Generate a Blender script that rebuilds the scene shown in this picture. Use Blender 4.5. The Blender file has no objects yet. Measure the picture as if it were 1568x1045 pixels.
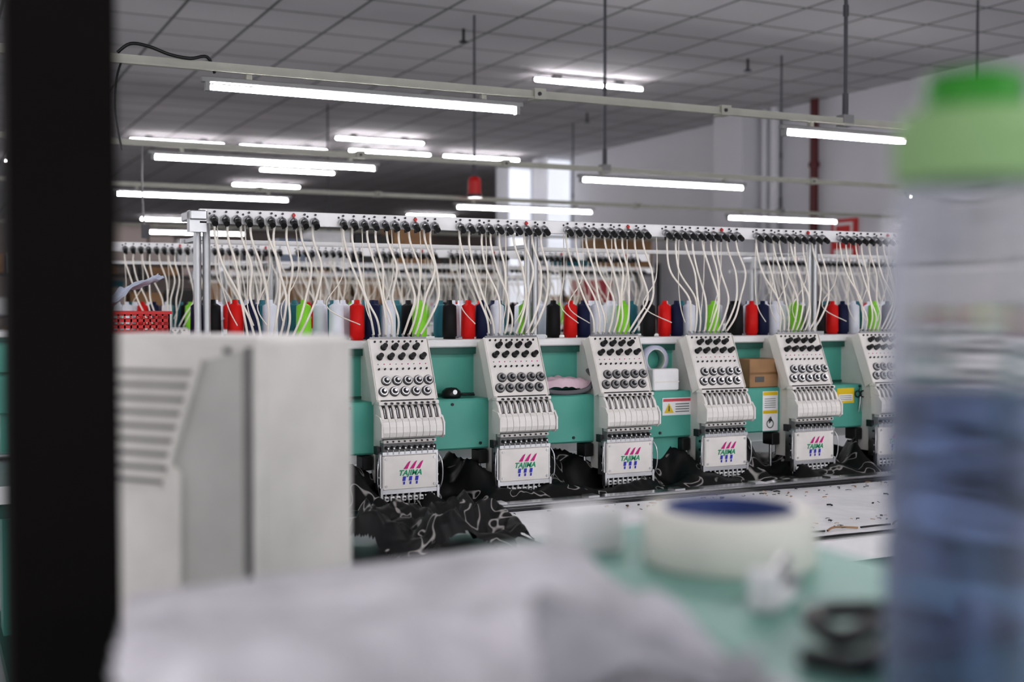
import bpy, math, random
from mathutils import Vector, Matrix, noise
random.seed(7)
scene=bpy.context.scene
COL=scene.collection
# ---------------------------------------------------------------- materials
def mat(name,col,rough=0.5,metal=0.0,emit=0,var=0.06,scale=12,bump=0.0,bscale=60,spec=None,alpha=None,trans=0):
    m=bpy.data.materials.new(name); m.use_nodes=True
    nt=m.node_tree; b=nt.nodes['Principled BSDF']
    b.inputs['Roughness'].default_value=rough; b.inputs['Metallic'].default_value=metal
    c=(col[0],col[1],col[2],1)
    tc=nt.nodes.new('ShaderNodeTexCoord'); n=nt.nodes.new('ShaderNodeTexNoise')
    n.inputs['Scale'].default_value=scale; n.inputs['Detail'].default_value=4
    nt.links.new(tc.outputs['Object'],n.inputs['Vector'])
    r=nt.nodes.new('ShaderNodeValToRGB')
    r.color_ramp.elements[0].position=0.3; r.color_ramp.elements[1].position=0.7
    r.color_ramp.elements[0].color=tuple(x*(1-var) for x in col)+(1,)
    r.color_ramp.elements[1].color=tuple(min(1,x*(1+var)) for x in col)+(1,)
    nt.links.new(n.outputs['Fac'],r.inputs['Fac']); nt.links.new(r.outputs['Color'],b.inputs['Base Color'])
    if emit:
        b.inputs['Emission Color'].default_value=c; b.inputs['Emission Strength'].default_value=emit
    if trans: b.inputs['Transmission Weight'].default_value=trans
    if alpha is not None: b.inputs['Alpha'].default_value=alpha
    if spec is not None: b.inputs['Specular IOR Level'].default_value=spec
    if bump:
        n2=nt.nodes.new('ShaderNodeTexNoise'); n2.inputs['Scale'].default_value=bscale
        nt.links.new(tc.outputs['Object'],n2.inputs['Vector'])
        bp=nt.nodes.new('ShaderNodeBump'); bp.inputs['Strength'].default_value=bump; bp.inputs['Distance'].default_value=0.01
        nt.links.new(n2.outputs['Fac'],bp.inputs['Height']); nt.links.new(bp.outputs['Normal'],b.inputs['Normal'])
    return m
WHITE=mat('head_white',(0.78,0.755,0.72),0.38)
WHITE2=mat('rail_white',(0.80,0.80,0.80),0.35)
TEAL=mat('teal_enamel',(0.105,0.40,0.325),0.35,var=0.04,scale=4)
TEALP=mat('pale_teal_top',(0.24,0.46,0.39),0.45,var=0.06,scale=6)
TEALD=mat('teal_dark',(0.02,0.11,0.085),0.4)
STEEL=mat('steel',(0.55,0.55,0.56),0.28,1.0)
CHROME=mat('brushed_steel',(0.62,0.63,0.64),0.22,1.0)
ALU=mat('aluminium',(0.45,0.46,0.47),0.4,0.9)
BLACK=mat('black_plastic',(0.008,0.008,0.009),0.35)
DARK=mat('dark_metal',(0.045,0.045,0.05),0.4,0.6)
GREY=mat('grey_plastic',(0.22,0.22,0.22),0.5)
TUBE=mat('tube_ivory',(0.84,0.80,0.72),0.35)
MAG=mat('print_magenta',(0.55,0.01,0.22),0.4); GRN=mat('print_green',(0.0,0.30,0.14),0.4); BLU=mat('print_blue',(0.03,0.04,0.45),0.4)
RED=mat('thread_red',(0.68,0.012,0.01),0.5,spec=.3); NAVY=mat('thread_navy',(0.008,0.014,0.06),0.6,spec=.3); BLK=mat('thread_black',(0.007,0.007,0.009),0.6,spec=.3)
WHT=mat('thread_white',(0.76,0.79,0.86),0.6); LIME=mat('thread_lime',(0.27,0.68,0.05),0.5,spec=.3); TEALT=mat('thread_teal',(0.015,0.16,0.20),0.6)
GRYT=mat('thread_grey',(0.28,0.33,0.42),0.6)
REDP=mat('red_plastic',(0.55,0.015,0.015),0.4); YEL=mat('label_yellow',(0.75,0.55,0.02),0.5); PAPER=mat('paper_white',(0.82,0.82,0.82),0.7)
INK=mat('label_ink',(0.12,0.12,0.12),0.6); PINK=mat('label_red',(0.6,0.1,0.12),0.6)
CARD=mat('cardboard',(0.38,0.23,0.12),0.8,var=.15)
POST=mat('black_painted_steel',(0.008,0.0065,0.006),0.8,spec=.08)
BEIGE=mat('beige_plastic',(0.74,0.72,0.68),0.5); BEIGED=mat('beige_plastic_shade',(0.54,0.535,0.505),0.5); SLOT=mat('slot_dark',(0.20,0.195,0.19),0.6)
TRUNK=mat('trunking_cream',(0.38,0.38,0.33),0.5); ROD=mat('rod_grey',(0.08,0.08,0.09),0.5,0.3)
LAMP=mat('fluorescent_tube',(1.0,0.97,1.0),0.4,emit=40,var=0)
HOUSE=mat('lamp_housing',(0.25,0.25,0.25),0.5)

# ---------------------------------------------------------------- mesh builder
class MB:
    def __init__(s): s.v=[];s.f=[];s.m=[];s.sm=[];s.mats=[]
    def mi(s,m):
        if m not in s.mats: s.mats.append(m)
        return s.mats.index(m)
    def add(s,vs,fs,m,smooth=False):
        o=len(s.v); s.v+= [tuple(v) for v in vs]; k=s.mi(m)
        for f in fs: s.f.append(tuple(i+o for i in f)); s.m.append(k); s.sm.append(smooth)
    def box(s,x0,x1,y0,y1,z0,z1,m,M=None,b=0.0):
        if b>0:
            vs=[];
            def ring(z,i): 
                return [(x0+i+b,y0+i,z),(x1-i-b,y0+i,z),(x1-i,y0+i+b,z),(x1-i,y1-i-b,z),(x1-i-b,y1-i,z),(x0+i+b,y1-i,z),(x0+i,y1-i-b,z),(x0+i,y0+i+b,z)]
            for z,i in ((z0,b),(z0+b,0),(z1-b,0),(z1,b)): vs+=ring(z,i)
            fs=[tuple(range(7,-1,-1)),tuple(range(24,32))]
            for r in range(3):
                for k in range(8):
                    a=r*8+k;c=r*8+(k+1)%8; fs.append((a,c,c+8,a+8))
        else:
            vs=[(x0,y0,z0),(x1,y0,z0),(x1,y1,z0),(x0,y1,z0),(x0,y0,z1),(x1,y0,z1),(x1,y1,z1),(x0,y1,z1)]
            fs=[(3,2,1,0),(4,5,6,7),(0,1,5,4),(1,2,6,5),(2,3,7,6),(3,0,4,7)]
        if M is not None: vs=[M@Vector(v) for v in vs]
        s.add(vs,fs,m)
    def cyl(s,p0,p1,r,m,seg=12,r2=None,caps=True):
        p0=Vector(p0);p1=Vector(p1); r2=r if r2 is None else r2
        d=(p1-p0).normalized(); a=d.orthogonal().normalized(); c=d.cross(a)
        vs=[]
        for p,rr in((p0,r),(p1,r2)):
            for k in range(seg):
                t=2*math.pi*k/seg; vs.append(p+a*math.cos(t)*rr+c*math.sin(t)*rr)
        s.add(vs,[(k,(k+1)%seg,seg+(k+1)%seg,seg+k) for k in range(seg)],m,True)
        if caps: s.add(vs,[tuple(range(seg-1,-1,-1)),tuple(range(seg,2*seg))],m)
    def lathe(s,prof,m,c=(0,0,0),axis=(0,0,1),seg=32,smooth=True):
        d=Vector(axis).normalized(); a=d.orthogonal().normalized(); e=d.cross(a); c=Vector(c)
        vs=[]
        for r,z in prof:
            for k in range(seg):
                t=2*math.pi*k/seg; vs.append(c+d*z+a*math.cos(t)*r+e*math.sin(t)*r)
        fs=[]
        for i in range(len(prof)-1):
            for k in range(seg):
                fs.append((i*seg+k,i*seg+(k+1)%seg,(i+1)*seg+(k+1)%seg,(i+1)*seg+k))
        s.add(vs,fs,m,smooth)
    def tube(s,pts,r,m,seg=6):
        pts=[Vector(p) for p in pts]; vs=[]; n=len(pts)
        prev=None
        for i,p in enumerate(pts):
            t=(pts[min(i+1,n-1)]-pts[max(i-1,0)]).normalized()
            if prev is None: a=t.orthogonal().normalized()
            else: a=(prev-t*prev.dot(t)).normalized()
            prev=a; e=t.cross(a)
            for k in range(seg):
                q=2*math.pi*k/seg; vs.append(p+a*math.cos(q)*r+e*math.sin(q)*r)
        fs=[]
        for i in range(n-1):
            for k in range(seg): fs.append((i*seg+k,i*seg+(k+1)%seg,(i+1)*seg+(k+1)%seg,(i+1)*seg+k))
        s.add(vs,fs,m,True)
    def prism(s,poly,x0,x1,m,M=None,smooth=False):
        n=len(poly); vs=[(x0,y,z) for y,z in poly]+[(x1,y,z) for y,z in poly]
        fs=[tuple(range(n)),tuple(range(2*n-1,n-1,-1))]
        if M is not None: vs=[M@Vector(v) for v in vs]
        s.add(vs,fs,m); s.add(vs,[(k,k+n,(k+1)%n+n,(k+1)%n) for k in range(n)],m,smooth)
    def slab(s,poly,z0,z1,m):
        n=len(poly); vs=[(x,y,z0) for x,y in poly]+[(x,y,z1) for x,y in poly]
        s.add(vs,[tuple(range(n-1,-1,-1)),tuple(range(n,2*n))]+[(k,(k+1)%n,(k+1)%n+n,k+n) for k in range(n)],m)
    def make(s,name,parent=None,loc=(0,0,0)):
        me=bpy.data.meshes.new(name); me.from_pydata(s.v,[],s.f)
        for m in s.mats: me.materials.append(m)
        for p,k,sm in zip(me.polygons,s.m,s.sm): p.material_index=k; p.use_smooth=sm
        me.update()
        return link(name,me,parent,loc)
def link(name,me,parent=None,loc=(0,0,0)):
    o=bpy.data.objects.new(name,me); COL.objects.link(o); o.location=loc
    if parent: o.parent=parent
    return o
def empty(name,loc=(0,0,0)):
    o=bpy.data.objects.new(name,None); COL.objects.link(o); o.location=loc; o.empty_display_size=0.1
    return o
def cat(P,n=5):
    P=[Vector(p) for p in P]; Q=[P[0]]+P+[P[-1]]; out=[]
    for i in range(1,len(Q)-2):
        for k in range(n):
            t=k/n; a,b,c,d=Q[i-1:i+3]
            out.append(0.5*((2*b)+(c-a)*t+(2*a-5*b+4*c-d)*t*t+(3*b-a-3*c+d)*t**3))
    out.append(P[-1]); return out

# ---------------------------------------------------------------- room
CZ=3.73; WX=8.8
ceil=mat('ceiling_tile',(0.5,0.5,0.5),0.9)
nt=ceil.node_tree; b=nt.nodes['Principled BSDF']
br=nt.nodes.new('ShaderNodeTexBrick'); tc=nt.nodes.new('ShaderNodeTexCoord')
br.offset=0; br.squash=1; br.inputs['Scale'].default_value=1
br.inputs['Brick Width'].default_value=0.6; br.inputs['Row Height'].default_value=0.6; br.inputs['Mortar Size'].default_value=0.013
br.inputs['Color1'].default_value=(0.60,0.585,0.595,1); br.inputs['Color2'].default_value=(0.54,0.53,0.54,1); br.inputs['Mortar'].default_value=(0.13,0.13,0.13,1)
nt.links.new(tc.outputs['Object'],br.inputs['Vector']); nt.links.new(br.outputs['Color'],b.inputs['Base Color'])
m=MB(); m.box(-6,16,-6,36,CZ,CZ+0.1,ceil); m.make('ceiling')
FL=mat('floor_epoxy',(0.45,0.45,0.46),0.35,var=.1,scale=1)
m=MB(); m.box(-6,16,-6,36,-0.1,0,FL); m.make('floor')
WALL=mat('wall_paint',(0.65,0.65,0.675),0.8,var=.03,scale=1)
WALLD=mat('wall_paint_brown',(0.50,0.43,0.40),0.8,var=.1,scale=1)
PIL=mat('pilaster_paint',(0.85,0.86,0.9),0.7,var=.02)
PGLOW=mat('pilaster_glow',(0.9,0.93,1.0),0.5,emit=.36,var=.02)  # added glow that makes the pilaster fronts look brightly lit
m=MB(); m.box(WX,WX+0.2,-6,18,0,CZ,WALL); m.make('wall_right')
m=MB(); m.box(WX+0.2,16,17.8,18,0,CZ,WALLD); m.make('wall_right_return')
m=MB(); m.box(16,16.2,17.8,36,0,CZ,WALLD); m.make('wall_right_far')
m=MB(); m.box(-6,16,36,36.2,0,CZ,WALLD); m.make('wall_back')
m=MB(); m.box(-6.2,-6,-6,36,0,0.9,WALL); m.box(-6.2,-6,-6,36,3.1,CZ,WALL)
for k in range(12): m.box(-6.2,-6,-6+k*3.5,-5.5+k*3.5,0.9,3.1,WALL)
m.make('wall_left')
m=MB()
for y in (17.2,15.9,): m.box(WX-0.4,WX,y,y+0.45,0,CZ,PIL)
m.box(WX-0.3,WX,11.3,11.86,0,CZ,WALL)
m.make('trim_1')
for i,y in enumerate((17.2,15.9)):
    m=MB(); m.box(WX-.38,WX-.02,y-.02,y-.001,1.2,CZ-.06,PGLOW); m.box(WX-.40,WX,y-.03,y-.001,1.16,1.2,PIL); m.make('pilaster_glow_pane_%d'%(i+1))  # glowing pane with ledge, added to brighten each pilaster face
m=MB()
m.cyl((WX-0.12,10.95,0),(WX-0.12,10.95,CZ),0.05,WALL); m.cyl((WX-0.12,11.12,0),(WX-0.12,11.12,CZ),0.04,WALL)
m.make('drain_pipe')
m=MB(); RP=mat('red_pipe_paint',(0.10,0.012,0.014),0.5); m.cyl((WX-0.1,10.3,0),(WX-0.1,10.3,CZ),0.045,RP)
for z in (0.6,1.8,3.0): m.cyl((WX-0.1,10.3,z),(WX-0.1,10.3,z+.05),0.06,RP)
m.make('fire_pipe')
m=MB(); m.box(WX-0.03,WX,9.72,10.10,1.98,2.42,REDP); m.box(WX-0.035,WX-0.03,9.77,10.05,2.18,2.38,PAPER); m.box(WX-0.035,WX-0.03,9.77,10.05,2.02,2.10,PAPER)
m.box(WX-0.038,WX-0.035,9.80,10.02,2.21,2.35,REDP); m.make('fire_notice_sign')

# ---------------------------------------------------------------- lamps
def tube_lamp(mb,x0,x1,y,z,w=.014):
    mb.box(x0-.02,x1+.02,y-w,y+w,z+.016,z+.036,HOUSE,b=.003)
    mb.cyl((x0+.015,y,z),(x1-.015,y,z),0.0105,LAMP,10)
    for x in (x0-.005,x1-.01): mb.box(x,x+.015,y-.013,y+.013,z-.014,z+.018,HOUSE)
H=2.27
rows=[(4.3,[0.92-2.54,0.92,3.46,6.0],[3.81,7.0]),(6.45,[1.1-2.54,1.1,3.64,6.3],[3.81,6.95]),(8.65,[1.22,3.77,6.35],[0.8,6.93]),
      (12.95,[1.95],[4.1,7.2]),
      (2.15,[-1.6,0.9,3.5,6.0],[1.2,3.8]),(0.0,[-1.6,0.9,3.5],[1.2,3.8]),(-2.2,[-1.6,0.9,3.5],[1.2,3.8])]
for y,xs,rods in rows:
    e=empty('fluorescent_light_rail',(0,y,H))
    m=MB(); m.box(-3,8.7,-.022,.022,.058,.085,TRUNK)
    m.box(-3,8.7,-.03,-.022,.053,.060,TRUNK); m.make('trunking',e)
    m=MB()
    for x in xs: tube_lamp(m,x,x+1.22,0,0)
    m.make('tubes',e)
    m=MB()
    for x in rods:
        m.cyl((x,0,.085),(x,0,CZ-H),0.009,ROD,8); m.cyl((x,0,.085),(x,0,.20),0.014,ROD,8); m.box(x-.03,x+.03,-.026,.026,.05,.1,GREY)
        m.cyl((x,0,.55),(x,0,.60),0.013,ROD,8)
    for x in xs:
        for dx in (.15,1.07): m.box(x+dx-.01,x+dx+.01,-.012,.012,.034,.06,TRUNK)
    for x in (0.4,2.2,3.1,5.4): m.box(x,x+.05,-.035,.027,.05,.092,TRUNK); m.cyl((x+.02,-.036,.07),(x+.02,-.04,.07),.008,DARK,8)
    if y==4.3:
        m.tube(cat([(.62,-.01,.09),(.66,-.03,.12),(.72,-.035,.115),(.79,-.03,.095),(.86,-.03,.088),(.92,-.02,.10),(.95,0,.05)]),.006,BLACK)
        m.tube(cat([(.64,-.01,.08),(.615,-.02,.0),(.61,-.02,-.12),(.63,-.02,-.24)]),.004,BLACK)
    if y==6.45: m.tube(cat([(1.05,-.01,.06),(1.045,-.02,-.1),(1.05,-.02,-.3),(1.06,-.02,-.36)]),.005,GREY); m.box(1.04,1.08,-.03,-.01,-.42,-.35,DARK)
    m.make('hanger_rods',e)
hz=CZ-0.07
def clamp(x,y):
    m=MB(); tube_lamp(m,0,1.22,0,0,.022); m.box(.2,.3,-.01,.01,.035,.07,HOUSE); m.box(.9,1.0,-.01,.01,.035,.07,HOUSE); m.make('fluorescent_ceiling_light',None,(x,y,hz))
for x,y in ((5.3,10.3),(4.85,15.0),(2.5,16.3),(3.93,16.3),(5.4,16.1),(6.82,16.1),(4.9,19.0),(5.05,21.5),(1.2,19.5),(11,22),(10.5,27),(7.5,29),(5,31)): clamp(x,y)  # deepest lamps, last in the list, are added to brighten the dark back area
m=MB(); m.cyl((0,0,0),(0,0,.10),.05,REDP,16); m.lathe([(.05,.10),(.044,.125),(.02,.138),(0,.14)],REDP,seg=16); m.cyl((0,0,-.025),(0,0,0),.06,DARK,16)
m.cyl((.0,.0,.138),(0,0,CZ-2.36),.010,ROD,8); m.cyl((.0,.0,.138),(0,0,.26),.016,ROD,8)
m.make('alarm_beacon',None,(3.86,8.5,2.36))
for x,y in ((3.97,8.95),(6.97,12.2),(6.75,8.9)):
    m=MB(); m.cyl((0,0,0),(0,0,.10),.012,DARK,8); m.cyl((0,0,-.01),(0,0,0),.035,DARK,12); m.make('sprinkler',None,(x,y,CZ-.10))

# ---------------------------------------------------------------- embroidery head
def text_mesh(mb,txt,size,x,y,z,m,shear=0.3):
    cu=bpy.data.curves.new('t','FONT'); cu.body=txt; cu.size=size; cu.align_x='CENTER'; cu.shear=shear; cu.offset=size*0.025
    o=bpy.data.objects.new('t',cu); COL.objects.link(o); bpy.context.view_layer.update()
    me=o.evaluated_get(bpy.context.evaluated_depsgraph_get()).to_mesh()
    vs=[(v.co.x+x,y,v.co.y+z) for v in me.vertices]; fs=[tuple(p.vertices) for p in me.polygons]
    mb.add(vs,fs,m); bpy.data.objects.remove(o)
def head_mesh():
    m=MB()
    m.prism([(0.045,.95),(0.045,1.20),(0.115,1.385),(0.24,1.385),(0.24,1.04),(0.12,1.0),(0.12,.95)],-.085,.085,WHITE)
    m.box(-.090,.090,0,.045,.936,1.046,WHITE,b=.004)
    for sx in(-.08,.08):
        for z in(.95,1.034): m.cyl((sx,0,z),(sx,-.003,z),.004,STEEL,8)
    yl=-.0012
    for k in range(3):
        x=-.016+k*.021
        m.add([(x-.008,yl,1.001),(x+.006,yl,1.001),(x+.017,yl,1.026),(x+.009,yl,1.022)],[(0,1,2,3)],MAG)
        m.add([(x-.011,yl,.964),(x-.001,yl,.964),(x+.001,yl,.978),(x-.009,yl,.978)],[(0,1,2,3)],BLU)
        m.add([(x-.009,yl,.953),(x-.003,yl,.953),(x-.002,yl,.962),(x-.008,yl,.962)],[(0,1,2,3)],BLU)
    text_mesh(m,'TAJIMA',.024,-.002,yl,.981,GRN)
    m.box(-.084,.084,.012,.05,1.046,1.105,GREY)
    m.box(-.092,.092,-.002,.04,1.046,1.056,STEEL); 
    m.box(-.088,.088,.0,.03,1.082,1.094,WHITE,b=.002)
    for i in range(9):
        x=-.076+.019*i
        m.cyl((x,.015,1.068),(x,-.006,1.068),.0056,BLACK,8); m.cyl((x,-.006,1.068),(x,-.010,1.068),.003,STEEL,8); m.cyl((x,-.002,1.062),(x,-.002,1.048),.002,STEEL,6)
        m.cyl((x,.012,1.088),(x,-.004,1.088),.003,DARK,6)
    prof=[(.03,1.098),(-.012,1.098),(-.022,1.104),(-.027,1.118),(-.026,1.135),(-.020,1.150),(-.010,1.160),(.03,1.160)]
    for i in range(9):
        x=-.099+.022*i; m.prism(prof,x+.0007,x+.0213,WHITE,smooth=False)
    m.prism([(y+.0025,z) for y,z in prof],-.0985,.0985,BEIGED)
    for sx in (-1,1): m.prism([(-.03,1.105),(-.03,1.145),(-.012,1.165),(.03,1.170),(.03,1.095),(-.015,1.095)],min(sx*.1,sx*.105),max(sx*.1,sx*.105),WHITE)
    m.box(-.088,.088,.02,.05,1.155,1.215,BLACK)
    for i in range(10):
        x=-.0985+.0212*i
        m.prism([(-.014,1.158),(.0,1.185),(.018,1.200),(.04,1.200),(.04,1.158)],x,x+.0085,WHITE)
    for i in range(9):
        x=-.082+.0212*i; m.cyl((x,.0,1.162),(x-.004,.004,1.192),.0018,STEEL,6)
    m.box(-.100,.100,.006,.045,1.200,1.212,WHITE,b=.002)
    for i in range(9): 
        x=-.08+.02*i; m.cyl((x,.006,1.206),(x,-.004,1.206),.0035,DARK,8)
    d=Vector((0,.4,.917)).normalized(); n=Vector((0,-.917,.4)).normalized(); o=Vector((0,.022,1.212)); X=Vector((1,0,0))
    M=Matrix(((1,0,0,0),(0,n.y,d.y,o.y),(0,n.z,d.z,o.z),(0,0,0,1)))
    m.box(-.100,.100,-.028,0,0,.212,WHITE,M,b=.004)
    m.box(-.102,-.100,-.045,.001,.004,.208,BEIGE,M); m.box(.100,.102,-.045,.001,.004,.208,BEIGE,M)
    def P(x,h,s): return M@Vector((x,h,s))
    def knob(x,s):
        m.cyl(P(x,0,s),P(x,.004,s),.0100,DARK,14); m.cyl(P(x,.004,s),P(x,.010,s),.006,STEEL,10); m.cyl(P(x,.010,s),P(x,.024,s),.0090,BLACK,12,.0078)
    def disc(x,s):
        m.cyl(P(x,0,s),P(x,.005,s),.0160,BLACK,16); m.cyl(P(x,.005,s),P(x,.010,s),.0148,STEEL,16,.0125); m.cyl(P(x,.010,s),P(x,.0105,s),.0092,BLACK,12); m.cyl(P(x,.0105,s),P(x,.018,s),.0045,STEEL,8)
    for i in range(5): knob(-.072+.036*i,.145); disc(-.076+.036*i,.030)
    for i in range(4): knob(-.054+.036*i,.178)
    for i in range(5): disc(-.062+.036*i if i<4 else .080,.066)
    for i in range(9):
        x=-.08+.02*i
        m.cyl(P(x,0,.105),P(x,.006,.105),.0032,DARK,6); m.cyl(P(x,0,.122),P(x,.002,.122),.0018,MAG if i%3 else GREY,6)
        m.cyl(P(x,-.004,.212),P(x,-.004,.226),.0042,STEEL,8); m.cyl(P(x,0,.198),P(x,.004,.198),.0035,DARK,6)
    m.box(-.095,.095,-.010,.004,.207,.213,STEEL,M)
    # needle bars
    m.box(-.084,.084,.024,.05,.900,.938,BLACK)
    m.box(-.092,.092,.002,.012,.925,.938,STEEL)
    for i in range(9):
        x=-.077+.01925*i
        m.cyl((x,.014,.94),(x,.014,.893),.0042,STEEL,8); m.box(x-.0065,x+.0065,.002,.020,.902,.917,WHITE2,b=.001)
        m.cyl((x,.004,.910),(x,-.004,.910),.0032,DARK,6)
        m.cyl((x,.014,.893),(x,.014,.876),.0016,STEEL,6); m.box(x-.0055,x+.0055,.006,.020,.882,.890,STEEL)
    for sx in (-1,1):
        x=sx*.094
        m.box(x-.003,x+.003,.01,.05,.935,1.05,STEEL); 
        m.box(x-.004,x+.004,.0,.02,.90,.945,STEEL); m.box(x-.005,x+.005,.03,.06,1.045,1.07,DARK)
        for z in (.95,.975,1.0,1.03): m.cyl((x,.02,z),(x+sx*.008,.02,z),.0045,STEEL if z<1 else BLACK,8)
        m.tube(cat([(x,.02,1.05),(x+sx*.012,.0,1.02),(x+sx*.014,.0,.96),(x+sx*.004,.01,.92),(x,.01,.885)]),.0022,STEEL)
    m.box(-.06,.03,.07,.16,.895,1.0,DARK,b=.004); m.cyl((-.04,.1,.89),(-.04,.1,1.05),.01,STEEL,10); m.cyl((.05,.12,.89),(.05,.12,1.05),.008,DARK,8)
    m.box(-.125,-.09,.09,.15,.99,1.035,BLACK,b=.003); m.cyl((-.11,.12,.90),(-.11,.12,1.0),.006,STEEL,8)
    me_o=m.make('tmp'); me=me_o.data; bpy.data.objects.remove(me_o); me.name='embroidery_head'; return me
HM=head_mesh()
HX=[0.95+0.4*i for i in range(8)]
X0,X1=0.755,4.0
YH=3.5
def tubes_mesh(seed):
    random.seed(seed); m=MB()
    for i in range(9):
        xa=-.150+.0375*i+random.uniform(-.008,.008); xb=-.080+.02*i
        b1=random.uniform(-.03,.03); b2=random.uniform(-.035,.035)
        x2=xa*.85+b2*.6; 
        m.tube(cat([(xa-.02,.135,1.748),(xa-.02+.2*b1,.128,1.70),(xa+b1*.5,.12,1.62),(x2,.09+random.uniform(-.02,.01),1.53),(xb*1.25+b2*.2,.085,1.46),(xb,.108,1.410)],6),.0036,TUBE,6)
    for i in range(4):
        xa=-.18+.09*i+random.uniform(-.02,.02)
        m.tube(cat([(xa,.15,1.745),(xa+.012,.17,1.6),(xa+random.uniform(-.04,.04),.19,1.5),(xa*.6,.17,1.44)],6),.0020,TUBE,5)
    for i in range(10):
        x=-.175+.0345*i
        m.cyl((x,.13,1.762),(x,.118,1.757),.0125,STEEL,12); m.cyl((x,.118,1.757),(x-.002,.106,1.752),.006,STEEL,8)
        m.cyl((x-.002,.106,1.752),(x-.004,.088,1.743),.0105,BLACK,12,.009)
        m.cyl((x+.008,.14,1.748),(x+.008,.14,1.735),.005,DARK,8)
        m.cyl((x+.004,.1345,1.782),(x+.004,.130,1.782),.0035,DARK,6)
    m.cyl((.07,.1345,1.778),(.07,.126,1.778),.005,REDP,8)
    o=m.make('tmp'); me=o.data; bpy.data.objects.remove(o); return me
TM=[tubes_mesh(s) for s in (11,12,13,14,15)]
m=MB()
m.box(X0-.15,X1,3.60,3.80,1.031,1.197,TEAL,b=.006)
m.box(X0-.15,X1,3.72,3.80,1.197,1.362,TEAL)
m.box(X0-.15,X1,3.70,3.735,1.340,1.362,TEALD)
m.box(X0-.35,X1+.05,3.69,4.15,1.362,1.388,WHITE2,b=.004)
m.box(X0-.15,X1,3.715,3.72,1.20,1.208,TEALD)
for k in range(9):
    x=X0+.1+k*.35; m.cyl((x,3.60,1.18),(x,3.596,1.18),.005,DARK,8); m.cyl((x+.1,3.60,1.05),(x+.1,3.596,1.05),.005,DARK,8)
for x in (.75,2.4,3.9):
    m.box(x-.08,x+.08,3.62,3.80,0.06,1.031,TEAL); m.box(x-.10,x+.10,2.7,4.1,0.0,0.06,TEALD)
    m.box(x-.04,x+.04,3.8,4.1,1.28,1.362,TEAL)
FRAME=m
m=MB()
m.box(.35,4.3,2.56,3.95,.838,.862,ALU,b=.003); m.box(.35,4.3,2.545,2.56,.80,.862,WHITE2)
m.box(.40,4.25,2.60,2.64,.74,.80,TEALD)
for x in (.5,1.7,2.9,4.1): m.box(x-.03,x+.03,2.62,2.68,0,.838,TEALD); m.box(x-.03,x+.03,3.85,3.9,0,.838,TEALD)
m.box(.40,4.25,3.34,3.40,.866,.886,CHROME,b=.003); m.box(.40,4.25,3.315,3.325,.866,.876,DARK)
for k in range(11): m.box(.6+k*.33,.64+k*.33,3.345,3.39,.886,.892,STEEL)
TABLE=m
m=MB()
m.box(X0,X1,3.636,3.654,1.750,1.790,WHITE2,b=.002)
m.box(X0,X1,3.630,3.66,1.747,1.752,WHITE2)
for k in range(int((X1-X0)/.1)): m.cyl((X0+.03+k*.1,3.636,1.776),(X0+.03+k*.1,3.634,1.776),.0035,DARK,6)
m.box(X0-.03,X0+.02,3.62,3.76,1.756,1.784,ALU,b=.003); m.box(X0-.03,X0+.02,3.63,3.67,1.72,1.784,ALU)
for x in (.765,1.89,3.12):
    for dx in (0,.035) : m.cyl((x+dx*.8,3.72,1.388),(x+dx*.8,3.72,1.775),.012,ALU,10)
    m.box(x-.03,x+.06,3.64,3.74,1.77,1.785,ALU); m.box(x-.03,x+.06,3.70,3.745,1.388,1.402,ALU)
m.box(X0,X1,3.92,3.935,1.70,1.715,WHITE2); 
for x in (.765,1.89,3.12): m.box(x,x+.02,3.72,3.93,1.70,1.712,ALU)
RAIL=m
def smesh(mb,name):
    o=mb.make('tmp'); me=o.data; bpy.data.objects.remove(o); me.name=name; return me
FM,TBM,RM=smesh(FRAME,'beam_frame'),smesh(TABLE,'sewing_table'),smesh(RAIL,'thread_rail')
def cones(seed):
    random.seed(seed); m=MB()
    def cone(x,y,c):
        z=1.388; r=.0255
        m.lathe([(0,z),(.021,z),(.021,z+.006),(r,z+.010),(r*.98,z+.05),(r*.93,z+.112),(.015,z+.118),(.010,z+.120),(.009,z+.132),(0,z+.132)],c,(x,y,0),seg=14)
    for n,hx in enumerate(HX):
        for dx,c in ((-.125,WHT if n in(1,) else BLK),(-.055,RED),(-.002,NAVY),(.055,WHT),(.165,LIME)): cone(hx+dx,3.785,c)
        for y in (3.88,3.99):
            for k in range(5):
                if random.random()<.75: cone(hx-.15+.078*k,y,random.choice([WHT,GRYT,BLK,TEALT,WHT,NAVY,TEALT,RED if random.random()<.35 else WHT]))
    return smesh(m,'thread_cones')
CM=cones(3)
for k,(dx,dy) in enumerate(((0,0),(-.35,2.05),(1.0,4.1),(1.3,6.4))):
    e=empty('embroidery_machine',(dx,dy,0))
    if k==0: E1=e
    link('beam_frame',FM,e); link('sewing_table',TBM,e); link('thread_rail',RM,e)
    for i,x in enumerate(HX):
        if k==0 or k==1: link('embroidery_head',HM,e,(x+.02,YH,-.007))
        link('thread_tubes',TM[(i+k*2)%5],e,(x+.02,YH,0))
    link('thread_cones',CM,e)
    if k==1:
        e2=empty('embroidery_machine',(dx+4.0,dy,0)); link('beam_frame',FM,e2); link('sewing_table',TBM,e2); link('thread_rail',RM,e2); link('thread_cones',CM,e2)
        for i,x in enumerate(HX): link('embroidery_head',HM,e2,(x+.02,YH,-.007)); link('thread_tubes',TM[(i+3)%5],e2,(x,YH,0))
e=E1
m=MB(); y=3.5985
m.box(2.365,2.487,y,3.6005,1.111,1.173,PAPER); m.box(2.368,2.484,y-.0004,y,1.160,1.170,PINK)
m.add([(2.372,y-.001,1.120),(2.412,y-.001,1.120),(2.392,y-.001,1.155)],[(0,1,2)],YEL)
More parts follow.
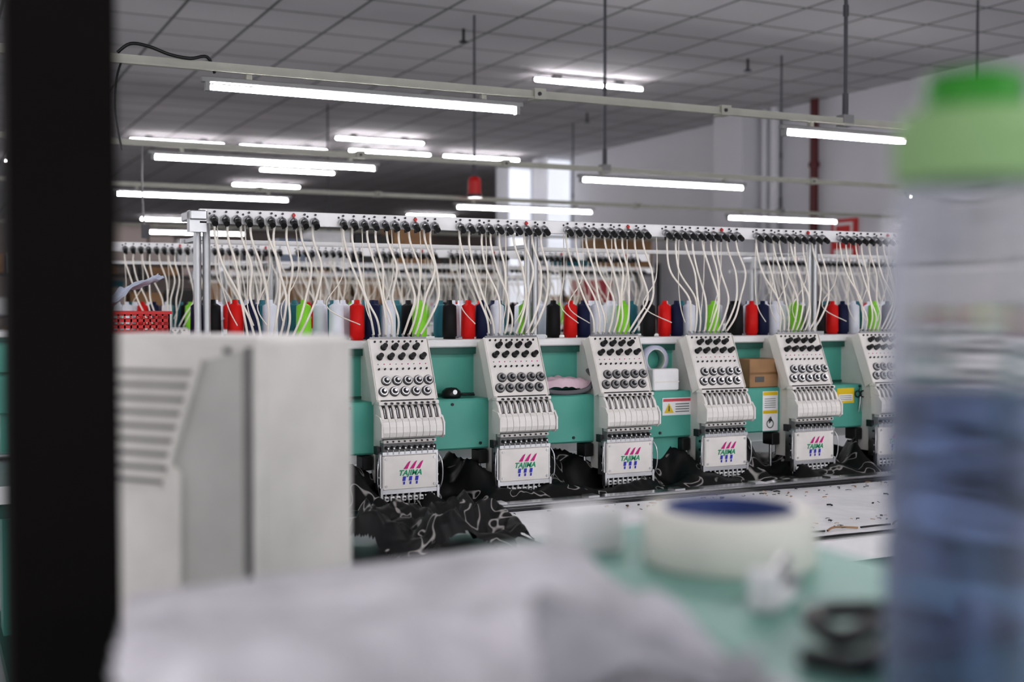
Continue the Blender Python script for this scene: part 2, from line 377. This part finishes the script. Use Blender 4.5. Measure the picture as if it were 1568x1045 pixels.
m.add([(2.389,y-.0015,1.126),(2.395,y-.0015,1.126),(2.394,y-.0015,1.145),(2.390,y-.0015,1.145)],[(0,1,2,3)],INK)
for k in range(4): m.box(2.42,2.478,y-.0004,y,1.122+k*.009,1.125+k*.009,INK)
m.box(2.806,2.876,y,3.6005,1.036,1.183,PAPER); m.box(2.808,2.874,y-.0004,y,1.168,1.181,YEL); m.box(2.808,2.874,y-.0004,y,1.10,1.112,YEL)
for k in range(5): m.box(2.815,2.866,y-.0004,y,1.122+k*.008,1.124+k*.008,INK)
m.lathe([(.013,0),(.017,0)],INK,(2.84,y-.001,1.062),(0,1,0),16); m.add([(2.835,y-.001,1.062),(2.85,y-.001,1.075),(2.843,y-.001,1.09),(2.833,y-.001,1.08)],[(0,1,2,3)],INK)
m.box(3.16,3.244,y,3.6005,1.126,1.184,YEL); m.box(3.168,3.236,y-.0004,y,1.135,1.160,PAPER)
for k in range(3): m.box(3.172,3.232,y-.0006,y-.0004,1.139+k*.007,1.141+k*.007,INK)
m.make('warning_labels',e)

# ---------------------------------------------------------------- things on the beam ledge
LZ=1.198
m=MB()
m.lathe([(0,0),(.030,0),(.034,.008),(.030,.022),(.018,.032),(0,.034)],BLACK,(1.575,3.655,LZ),seg=20)
m.tube(cat([(1.60,3.65,LZ+.012),(1.63,3.64,LZ+.01),(1.655,3.65,LZ+.008),(1.63,3.68,LZ+.008)]),.004,BLACK); m.cyl((1.575,3.63,LZ+.02),(1.575,3.622,LZ+.02),.008,STEEL)
m.make('tape_measure')
def grid(x0,x1,y0,y1,z,hf,nx,ny,keep=None):
    vs=[];fs=[]
    for j in range(ny+1):
        for i in range(nx+1):
            x=x0+(x1-x0)*i/nx; yy=y0+(y1-y0)*j/ny
            vs.append((x,yy,z+hf(x,yy)))
    for j in range(ny):
        for i in range(nx):
            if keep and not keep(x0+(x1-x0)*(i+.5)/nx,y0+(y1-y0)*(j+.5)/ny): continue
            a=j*(nx+1)+i; fs.append((a,a+1,a+nx+2,a+nx+1))
    return vs,fs
def cloth(name,x0,x1,y0,y1,z,hf,nx,ny,mt,keep=None,parent=None):
    vs,fs=grid(x0,x1,y0,y1,z,hf,nx,ny,keep)
    used=sorted({i for f in fs for i in f}); mp={a:i for i,a in enumerate(used)}
    vs=[vs[i] for i in used]; fs=[tuple(mp[i] for i in f) for f in fs]
    me=bpy.data.meshes.new(name); me.from_pydata(vs,[],fs); me.materials.append(mt)
    for p in me.polygons: p.use_smooth=True
    return link(name,me,parent)
def N(x,y,s,o=0): return noise.noise(Vector((x*s+o,y*s,o*1.7)))
def ridge(x,y,s,o=0): return 1-abs(N(x,y,s,o))*2.2
PKC=mat('pink_cloth',(0.68,0.52,0.58),0.9,var=.1); GRC=mat('grey_felt',(0.16,0.16,0.17),0.9)
e=empty('folded_pink_cloth')
cloth('cloth',1.915,2.085,3.618,3.712,LZ,lambda x,y:.042*min(1,(y-3.614)/.015)+.016*abs(N(x,y,25))+.012*(1-abs(x-1.99)/.09),40,24,PKC,None,e)
m=MB(); m.tube(cat([(1.885,3.61,LZ+.05),(1.89,3.605,LZ+.02),(1.95,3.603,LZ+.008),(2.02,3.603,LZ+.008),(2.07,3.606,LZ+.02),(2.095,3.62,LZ+.05),(2.10,3.66,LZ+.06)],6),.008,GRC,8)
m.lathe([(0,-.004),(.022,-.002),(.020,.004),(0,.006)],GRC,(2.092,3.63,LZ+.07),(0.3,-.6,.7),16); m.make('grey_felt_edge',e)
m=MB()
LAV=mat('tape_lavender',(0.50,0.52,0.64),0.5)
m.lathe([(.040,-.02),(.052,-.02),(.052,.02),(.040,.02),(.040,-.02)],LAV,(2.385,3.690,LZ+.052+.056),(0,1,0),32); m.lathe([(.037,-.019),(.040,-.019),(.040,.019),(.037,.019),(.037,-.019)],WHITE,(2.385,3.690,LZ+.052+.056),(0,1,0),32)
m.box(2.34,2.43,3.668,3.712,LZ,LZ+.056,CARD,b=.002)
m.make('upright_tape_roll')
m=MB(); m.box(2.335,2.445,3.612,3.662,LZ,LZ+.078,PAPER,b=.004); m.box(2.335,2.445,3.611,3.612,LZ+.03,LZ+.034,WHITE); m.make('small_white_box')
m=MB(); m.box(2.755,2.915,3.61,3.71,LZ,LZ+.105,CARD,b=.002); m.box(2.755,2.915,3.609,3.61,LZ+.048,LZ+.056,mat('brown_tape',(.25,.14,.06),.3)); m.box(2.78,2.82,3.6085,3.61,LZ+.02,LZ+.04,INK)
m.make('carton_box')
m=MB()
for sx in(-1,1): m.lathe([(.010,-.002),(.014,-.002),(.014,.002),(.010,.002),(.010,-.002)],BLACK,(3.27+sx*.013,3.592,1.16),(0,1,0),16)
m.cyl((3.27,3.592,1.15),(3.262,3.592,1.09),.004,STEEL,6,.001);m.cyl((3.27,3.592,1.15),(3.276,3.592,1.09),.004,STEEL,6,.001); m.cyl((3.27,3.592,1.19),(3.27,3.60,1.19),.004,DARK,6); m.tube([(3.27,3.592,1.19),(3.262,3.592,1.172)],.0015,BLACK)
m.make('hanging_thread_snips')
# ---------------------------------------------------------------- fabric on table
VEL=mat('black_velvet',(0.012,0.012,0.013),0.75)
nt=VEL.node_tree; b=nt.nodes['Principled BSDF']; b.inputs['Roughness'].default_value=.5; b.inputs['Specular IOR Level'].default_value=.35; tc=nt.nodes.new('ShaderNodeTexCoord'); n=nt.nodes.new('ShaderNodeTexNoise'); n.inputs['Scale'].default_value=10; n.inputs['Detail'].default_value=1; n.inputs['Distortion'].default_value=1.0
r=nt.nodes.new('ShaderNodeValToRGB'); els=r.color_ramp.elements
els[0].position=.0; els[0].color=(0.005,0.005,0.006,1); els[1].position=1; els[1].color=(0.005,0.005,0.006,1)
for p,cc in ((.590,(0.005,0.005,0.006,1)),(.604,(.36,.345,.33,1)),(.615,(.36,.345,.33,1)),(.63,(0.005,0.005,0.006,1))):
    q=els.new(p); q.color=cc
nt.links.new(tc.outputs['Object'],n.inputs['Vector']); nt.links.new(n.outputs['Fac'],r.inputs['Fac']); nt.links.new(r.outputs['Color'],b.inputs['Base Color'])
def hv(x,y):
    e=min(1,(x-.5)/.1,(4.2-x)/.1,(y-3.41)/.05,(3.86-y)/.05); e=max(0,e)
    ph=(x-1.37)/.4; g=.5-.5*math.cos(2*math.pi*ph)
    back=.25+1.0*min(1,max(0,(y-3.46)/.12))*(.30+.75*g)
    return e*(.008+.115*max(0,ridge(x,y,5.5,3)-.1)*back+.014*abs(N(x,y,17,5)))
cloth('black_velvet_fabric',.5,4.2,3.41,3.86,.866,hv,520,64,VEL)
def hc(x,y):
    d=math.hypot((x-1.2)/.27,(y-2.93)/.21); e=max(0,min(1,(1.1-d)*3))
    return e*(.020+.085*max(0,ridge(x,y,7,9)-.05)+.03*abs(N(x,y,22,4)))
cloth('black_fabric_offcut',.92,1.48,2.7,3.16,.872,hc,110,90,VEL,lambda x,y: math.hypot((x-1.2)/.27,(y-2.93)/.21)+.25*N(x,y,9,2)<1)
SHEET=mat('backing_sheet',(0.86,0.86,0.88),0.38,var=.05,scale=5,bump=.6,bscale=9)
cloth('white_backing_sheet',1.49,4.1,2.585,3.31,.8635,lambda x,y:.003+.004*abs(N(x,y,5,1))+.003*N(x,y,13,2)**2,220,60,SHEET)
random.seed(5); m=MB()
for k in range(330):
    x=random.uniform(1.55,4.0); y=random.choice([random.uniform(2.6,3.3),random.gauss(3.24,.04),random.gauss(2.68,.05)]); y=min(3.3,max(2.6,y)); L=random.uniform(.004,.022); a=random.uniform(0,6.28)
    m.tube([(x,y,.8725),(x+L*.5*math.cos(a),y+L*.5*math.sin(a),.8735),(x+L*math.cos(a+.5),y+L*math.sin(a+.5),.8725)],random.choice([.0010,.0016,.0028]),random.choice([BLACK,BLACK,CARD,DARK]),4)
for k in range(5):
    x=2.15+k*.12; m.tube(cat([(x,2.62,.873),(x+.05,2.63+random.uniform(-.02,.03),.875),(x+.11,2.62,.873)]),.003,CARD if k%2 else BLACK,5)
m.make('thread_scraps')
# ---------------------------------------------------------------- red basket with bag
m=MB(); x0,x1,y0,y1=.47,.70,3.82,4.08; z0=1.39
e=empty('red_plastic_basket')
m.box(x0,x1,y0,y1,z0,z0+.004,REDP)
for k in range(5):
    z=z0+.004+k*.019
    m.box(x0,x1,y0,y0+.004,z,z+.009,REDP);m.box(x0,x1,y1-.004,y1,z,z+.009,REDP);m.box(x0,x0+.004,y0,y1,z,z+.009,REDP);m.box(x1-.004,x1,y0,y1,z,z+.009,REDP)
m.box(x0-.006,x1+.006,y0-.006,y0+.004,z0+.085,z0+.094,REDP);m.box(x0-.006,x1+.006,y1-.004,y1+.006,z0+.085,z0+.094,REDP)
m.box(x0-.006,x0+.004,y0,y1,z0+.085,z0+.094,REDP);m.box(x1-.004,x1+.006,y0,y1,z0+.085,z0+.094,REDP)
for k in range(13): 
    x=x0+k*(x1-x0-.005)/12; m.box(x,x+.005,y0,y0+.0035,z0,z0+.09,REDP); m.box(x,x+.005,y1-.0035,y1,z0,z0+.09,REDP)
for k in range(12):
    y=y0+k*(y1-y0-.005)/11; m.box(x0,x0+.0035,y,y+.005,z0,z0+.09,REDP); m.box(x1-.0035,x1,y,y+.005,z0,z0+.09,REDP)
m.make('basket',e)
BAG=mat('blue_white_bag',(0.6,0.66,0.8),0.5,var=.3,scale=14)
cloth('fabric_bag',.48,.69,3.83,4.07,1.40,lambda x,y:.080+.11*(x-.48)/.21+.03*N(x,y,14)+.02*abs(N(x,y,30,3)),30,30,BAG,None,e)
# ---------------------------------------------------------------- racks in distance
def rack(x,y,w,seed):
    random.seed(seed); e=empty('storage_rack',(x,y,0)); m=MB()
    for xx in(0,w):
        for yy in(0,.5): m.box(xx-.02,xx+.02,yy-.02,yy+.02,0,2.05,DARK)
    for z in(.15,.75,1.35,1.9): m.box(0,w,0,.5,z,z+.03,DARK)
    m.make('frame',e); m=MB()
    for z in(.18,.78,1.38,1.93):
        xx=.05
        while xx<w-.4:
            ww=random.uniform(.2,.45); hh=random.uniform(.2,.48); m.box(xx,xx+ww,.05,.45,z,z+hh,random.choice([CARD,CARD,CARD,PAPER,GREY,GRYT,WALLD,TEALT,BLACK,PINK])); xx+=ww+random.uniform(.02,.06)
    m.make('cartons',e)
for k in range(5): rack(.6+k*2.3,17.0+.6*k if k<3 else 19+k,2.1,40+k)
rack(7.2,13.2,1.4,77); rack(1.0,12.2,2.1,78); rack(3.3,12.2,2.1,79)
# ---------------------------------------------------------------- foreground
m=MB(); m.box(.116-.046,.116+.046,1.166-.04,1.166+.04,0,CZ,POST,b=.004); m.make('black_steel_post')
m=MB(); poly=[(.10,.28),(.77,.28),(.77,1.10),(.155,.97),(.108,.767)]
m.slab(poly,1.235,1.27,TEALP); m.slab([(.15,.32),(.73,.32),(.73,1.05),(.18,.93),(.15,.75)],1.05,1.235,TEAL)
for x in(.19,.68):
    for y in(.37,.88): m.box(x-.03,x+.03,y-.03,y+.03,0,1.05,TEALD)
m.make('work_table')
Mc=Matrix.Translation((.370,1.433,0))@Matrix.Rotation(math.radians(37.3),4,'Z')
e=empty('control_box'); e.matrix_world=Mc
m=MB(); zt,zb=1.462,0.98
m.box(0,.198,0,.36,zb,zt,BEIGE,b=.008)
m.box(-.003,.0,.010,.022,zb+.02,zt-.012,SLOT)
m.box(-.010,.004,-.004,.008,zb,zt,BEIGE,b=.003)
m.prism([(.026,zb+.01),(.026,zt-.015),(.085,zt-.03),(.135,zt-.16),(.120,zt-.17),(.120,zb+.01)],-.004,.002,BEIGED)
m.prism([(.085,zt-.028),(.093,zt-.028),(.143,zt-.160),(.128,zt-.176),(.128,zb+.01),(.120,zb+.01),(.120,zt-.170),(.135,zt-.160)],-.010,.002,BEIGE)
for k in range(9):
    z=zt-.042-k*.0175; y0=.105+k*.0065; m.box(-.0015,.001,y0,y0+.14-.004*k,z-.005,z,SLOT); m.prism([(y0,z-.005),(y0,z-.009),(y0+.12,z-.009),(y0+.12,z-.005)],-.006,.0,BEIGE)
m.cyl((-.004,.05,zt-.012),(-.004,.05,zt-.02),.004,GREY)
m.make('housing',e)
m=MB(); m.cyl((.09,.17,.04),(.09,.17,zb),.025,DARK,16); m.cyl((.09,.17,0),(.09,.17,.04),.18,DARK,24); m.make('stand',e)
# white cloth heap
WCL=mat('white_cloth',(0.68,0.67,0.70),0.8,var=.20,scale=11)  # grey-to-white tone noise paints in the shading of the folds
def rb(x,y): return .452+.22*(y-.564)+.02*N(x,y,9,8)
def hw(x,y):
    e=max(0,min(1,(x-.100)/.03,(y-.32)/.06,(.99+.12*(x-.155)-y)/.05))
    e*=max(0,min(1,(rb(x,y)-x)/.04))
    pk=.022*math.exp(-(((x-.452)/.05)**2+((y-.83)/.07)**2))
    fold=.042*max(0,ridge(x,y,7,12)-.2)**1.3+.022*max(0,ridge(x,y,15,3)-.2)
    sc=.10+.75*min(1,max(0,(.90-y)/.22))
    return e*(.006+pk+fold*sc+.004*abs(N(x,y,30,2)))
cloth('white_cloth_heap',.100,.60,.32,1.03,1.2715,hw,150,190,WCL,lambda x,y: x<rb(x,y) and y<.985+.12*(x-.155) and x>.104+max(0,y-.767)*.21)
GG=mat('grey_shade_patch',(0.42,0.42,0.45),0.85,var=.25,scale=15)
cloth('grey_shade_patch',.26,.42,.46,.66,1.272,lambda x,y:hw(x,y)+.005+.010*max(0,ridge(x,y,14,5)),40,50,GG,lambda x,y: math.hypot((x-.345)/.065,(y-.55)/.075)+.4*N(x,y,16,7)<1)  # grey patch laid on the heap, painting in shade among its folds
TAPE=mat('cream_tape',(0.72,0.71,0.65),0.45); COREB=mat('blue_core',(0.03,0.06,0.20),0.5)
m=MB(); c=(.652,.883,1.271)
m.lathe([(.058,0),(.076,0),(.0768,.002),(.0768,.046),(.076,.048),(.058,.048)],TAPE,c,seg=48); m.lathe([(.0555,.0),(.058,.0),(.058,.049),(.0555,.049),(.0555,.0)],COREB,c,seg=48)
m.make('masking_tape_roll')
m=MB()
for k in range(9): m.box(.535+.001*(k%3),.590+.001*(k%2),.965,1.015,1.271+k*.0045,1.2745+k*.0045,PAPER)
m.make('paper_stack')
m=MB(); M=Matrix.Translation((.585,.735,1.271))@Matrix.Rotation(.6,4,'Z')
m.box(-.03,.03,-.012,.012,0,.014,WHITE2,M,b=.003); m.box(-.03,-.018,-.012,.012,.014,.032,WHITE2,M,b=.002); m.box(.012,.028,-.014,.014,.010,.022,STEEL,M); m.cyl(M@Vector((-.024,0,.02)),M@Vector((.03,0,.03)),.005,STEEL)
m.make('hoop_clamp')
m=MB(); m.tube(cat([(.66,.68,1.278),(.63,.64,1.278),(.60,.63,1.28),(.56,.61,1.285),(.53,.60,1.285),(.54,.64,1.29),(.59,.655,1.285),(.63,.62,1.285),(.66,.60,1.278),(.70,.65,1.278)],8),.007,BLACK,8)
m.tube(cat([(.50,.60,1.278),(.52,.57,1.278),(.555,.585,1.278),(.62,.585,1.278),(.68,.62,1.278)],8),.007,BLACK,8)
m.make('black_cable')
# bottle
c=(.548,.510,1.271)
BOT=bpy.data.materials.new('clear_bottle_plastic'); BOT.use_nodes=True; nt=BOT.node_tree
b=nt.nodes['Principled BSDF']; b.inputs['Base Color'].default_value=(.70,.73,.80,1); b.inputs['Roughness'].default_value=.08
tr=nt.nodes.new('ShaderNodeBsdfRefraction'); tr.inputs['Color'].default_value=(.92,.93,.96,1); tr.inputs['IOR'].default_value=1.08; tr.inputs['Roughness'].default_value=.10; mx=nt.nodes.new('ShaderNodeMixShader')
fr=nt.nodes.new('ShaderNodeLayerWeight'); fr.inputs['Blend'].default_value=.35; mr=nt.nodes.new('ShaderNodeMapRange'); mr.inputs['To Min'].default_value=.05; mr.inputs['To Max'].default_value=.5
nt.links.new(fr.outputs['Facing'],mr.inputs['Value']); nt.links.new(mr.outputs['Result'],mx.inputs['Fac']); nt.links.new(tr.outputs[0],mx.inputs[1]); nt.links.new(b.outputs[0],mx.inputs[2]); nt.links.new(mx.outputs[0],nt.nodes['Material Output'].inputs['Surface'])
WAT=bpy.data.materials.new('blue_drink'); WAT.use_nodes=True; nt=WAT.node_tree; b=nt.nodes['Principled BSDF']
tc=nt.nodes.new('ShaderNodeTexCoord'); mp=nt.nodes.new('ShaderNodeMapping'); mp.inputs['Scale'].default_value=(1,1,.35); n=nt.nodes.new('ShaderNodeTexNoise'); n.inputs['Scale'].default_value=26; r=nt.nodes.new('ShaderNodeValToRGB'); r.color_ramp.elements[0].color=(.008,.022,.07,1); r.color_ramp.elements[1].color=(.20,.28,.48,1); r.color_ramp.elements[0].position=.42; r.color_ramp.elements[1].position=.62
nt.links.new(tc.outputs['Object'],mp.inputs['Vector']); nt.links.new(mp.outputs[0],n.inputs['Vector']); nt.links.new(n.outputs['Fac'],r.inputs['Fac']); nt.links.new(r.outputs['Color'],b.inputs['Base Color']); b.inputs['Roughness'].default_value=.3
tr=nt.nodes.new('ShaderNodeBsdfTransparent'); tr.inputs['Color'].default_value=(.62,.72,.90,1); mx=nt.nodes.new('ShaderNodeMixShader'); mx.inputs['Fac'].default_value=.38
nt.links.new(tr.outputs[0],mx.inputs[1]); nt.links.new(b.outputs[0],mx.inputs[2]); nt.links.new(mx.outputs[0],nt.nodes['Material Output'].inputs['Surface'])
CAPL=mat('cap_light_green',(0.27,0.43,0.20),0.5,var=.03); CAPD=mat('cap_green',(0.02,0.25,0.01),0.4,var=.03)
e=empty('water_bottle',c)
m=MB(); m.lathe([(0,0),(.042,0),(.0465,.004),(.048,.012),(.048,.09),(.0465,.095),(.0465,.105),(.048,.11),(.0485,.255),(.047,.275),(.043,.290),(.040,.296),(.040,.310)],BOT,seg=48); m.make('body',e)
m=MB(); m.lathe([(0,.004),(.042,.004),(.0445,.01),(.0445,.180),(0,.180)],WAT,seg=40); m.make('drink',e)
m=MB(); m.lathe([(.0,.300),(.043,.300),(.0435,.304),(.0435,.330),(.041,.338),(.034,.341),(0,.341)],CAPL,seg=48)
m.lathe([(.028,.341),(.028,.356),(.026,.361),(0,.362)],CAPD,seg=40)
for k in range(36):
    a=k*math.pi/18; m.cyl((.0435*math.cos(a),.0435*math.sin(a),.305),(.0435*math.cos(a),.0435*math.sin(a),.329),.0012,CAPL,5)
m.make('cap',e)
# ---------------------------------------------------------------- world, camera
w=bpy.data.worlds.new('World'); scene.world=w; w.use_nodes=True
w.node_tree.nodes['Background'].inputs['Color'].default_value=(.97,.96,1,1); w.node_tree.nodes['Background'].inputs['Strength'].default_value=1.05
cam=bpy.data.cameras.new('Camera'); co=bpy.data.objects.new('Camera',cam); COL.objects.link(co)
co.location=(0,0,1.5); co.rotation_euler=(math.radians(90-1.66),0,math.radians(-26.2))
cam.sensor_width=36; cam.lens=1850/1568*36; cam.clip_start=.02; cam.clip_end=200
cam.dof.use_dof=True; cam.dof.focus_distance=3.85; cam.dof.aperture_fstop=2.2; cam.dof.aperture_blades=0
scene.camera=co
scene.view_settings.view_transform='Standard'
scene.view_settings.exposure=0.88
scene.view_settings.gamma=0.84
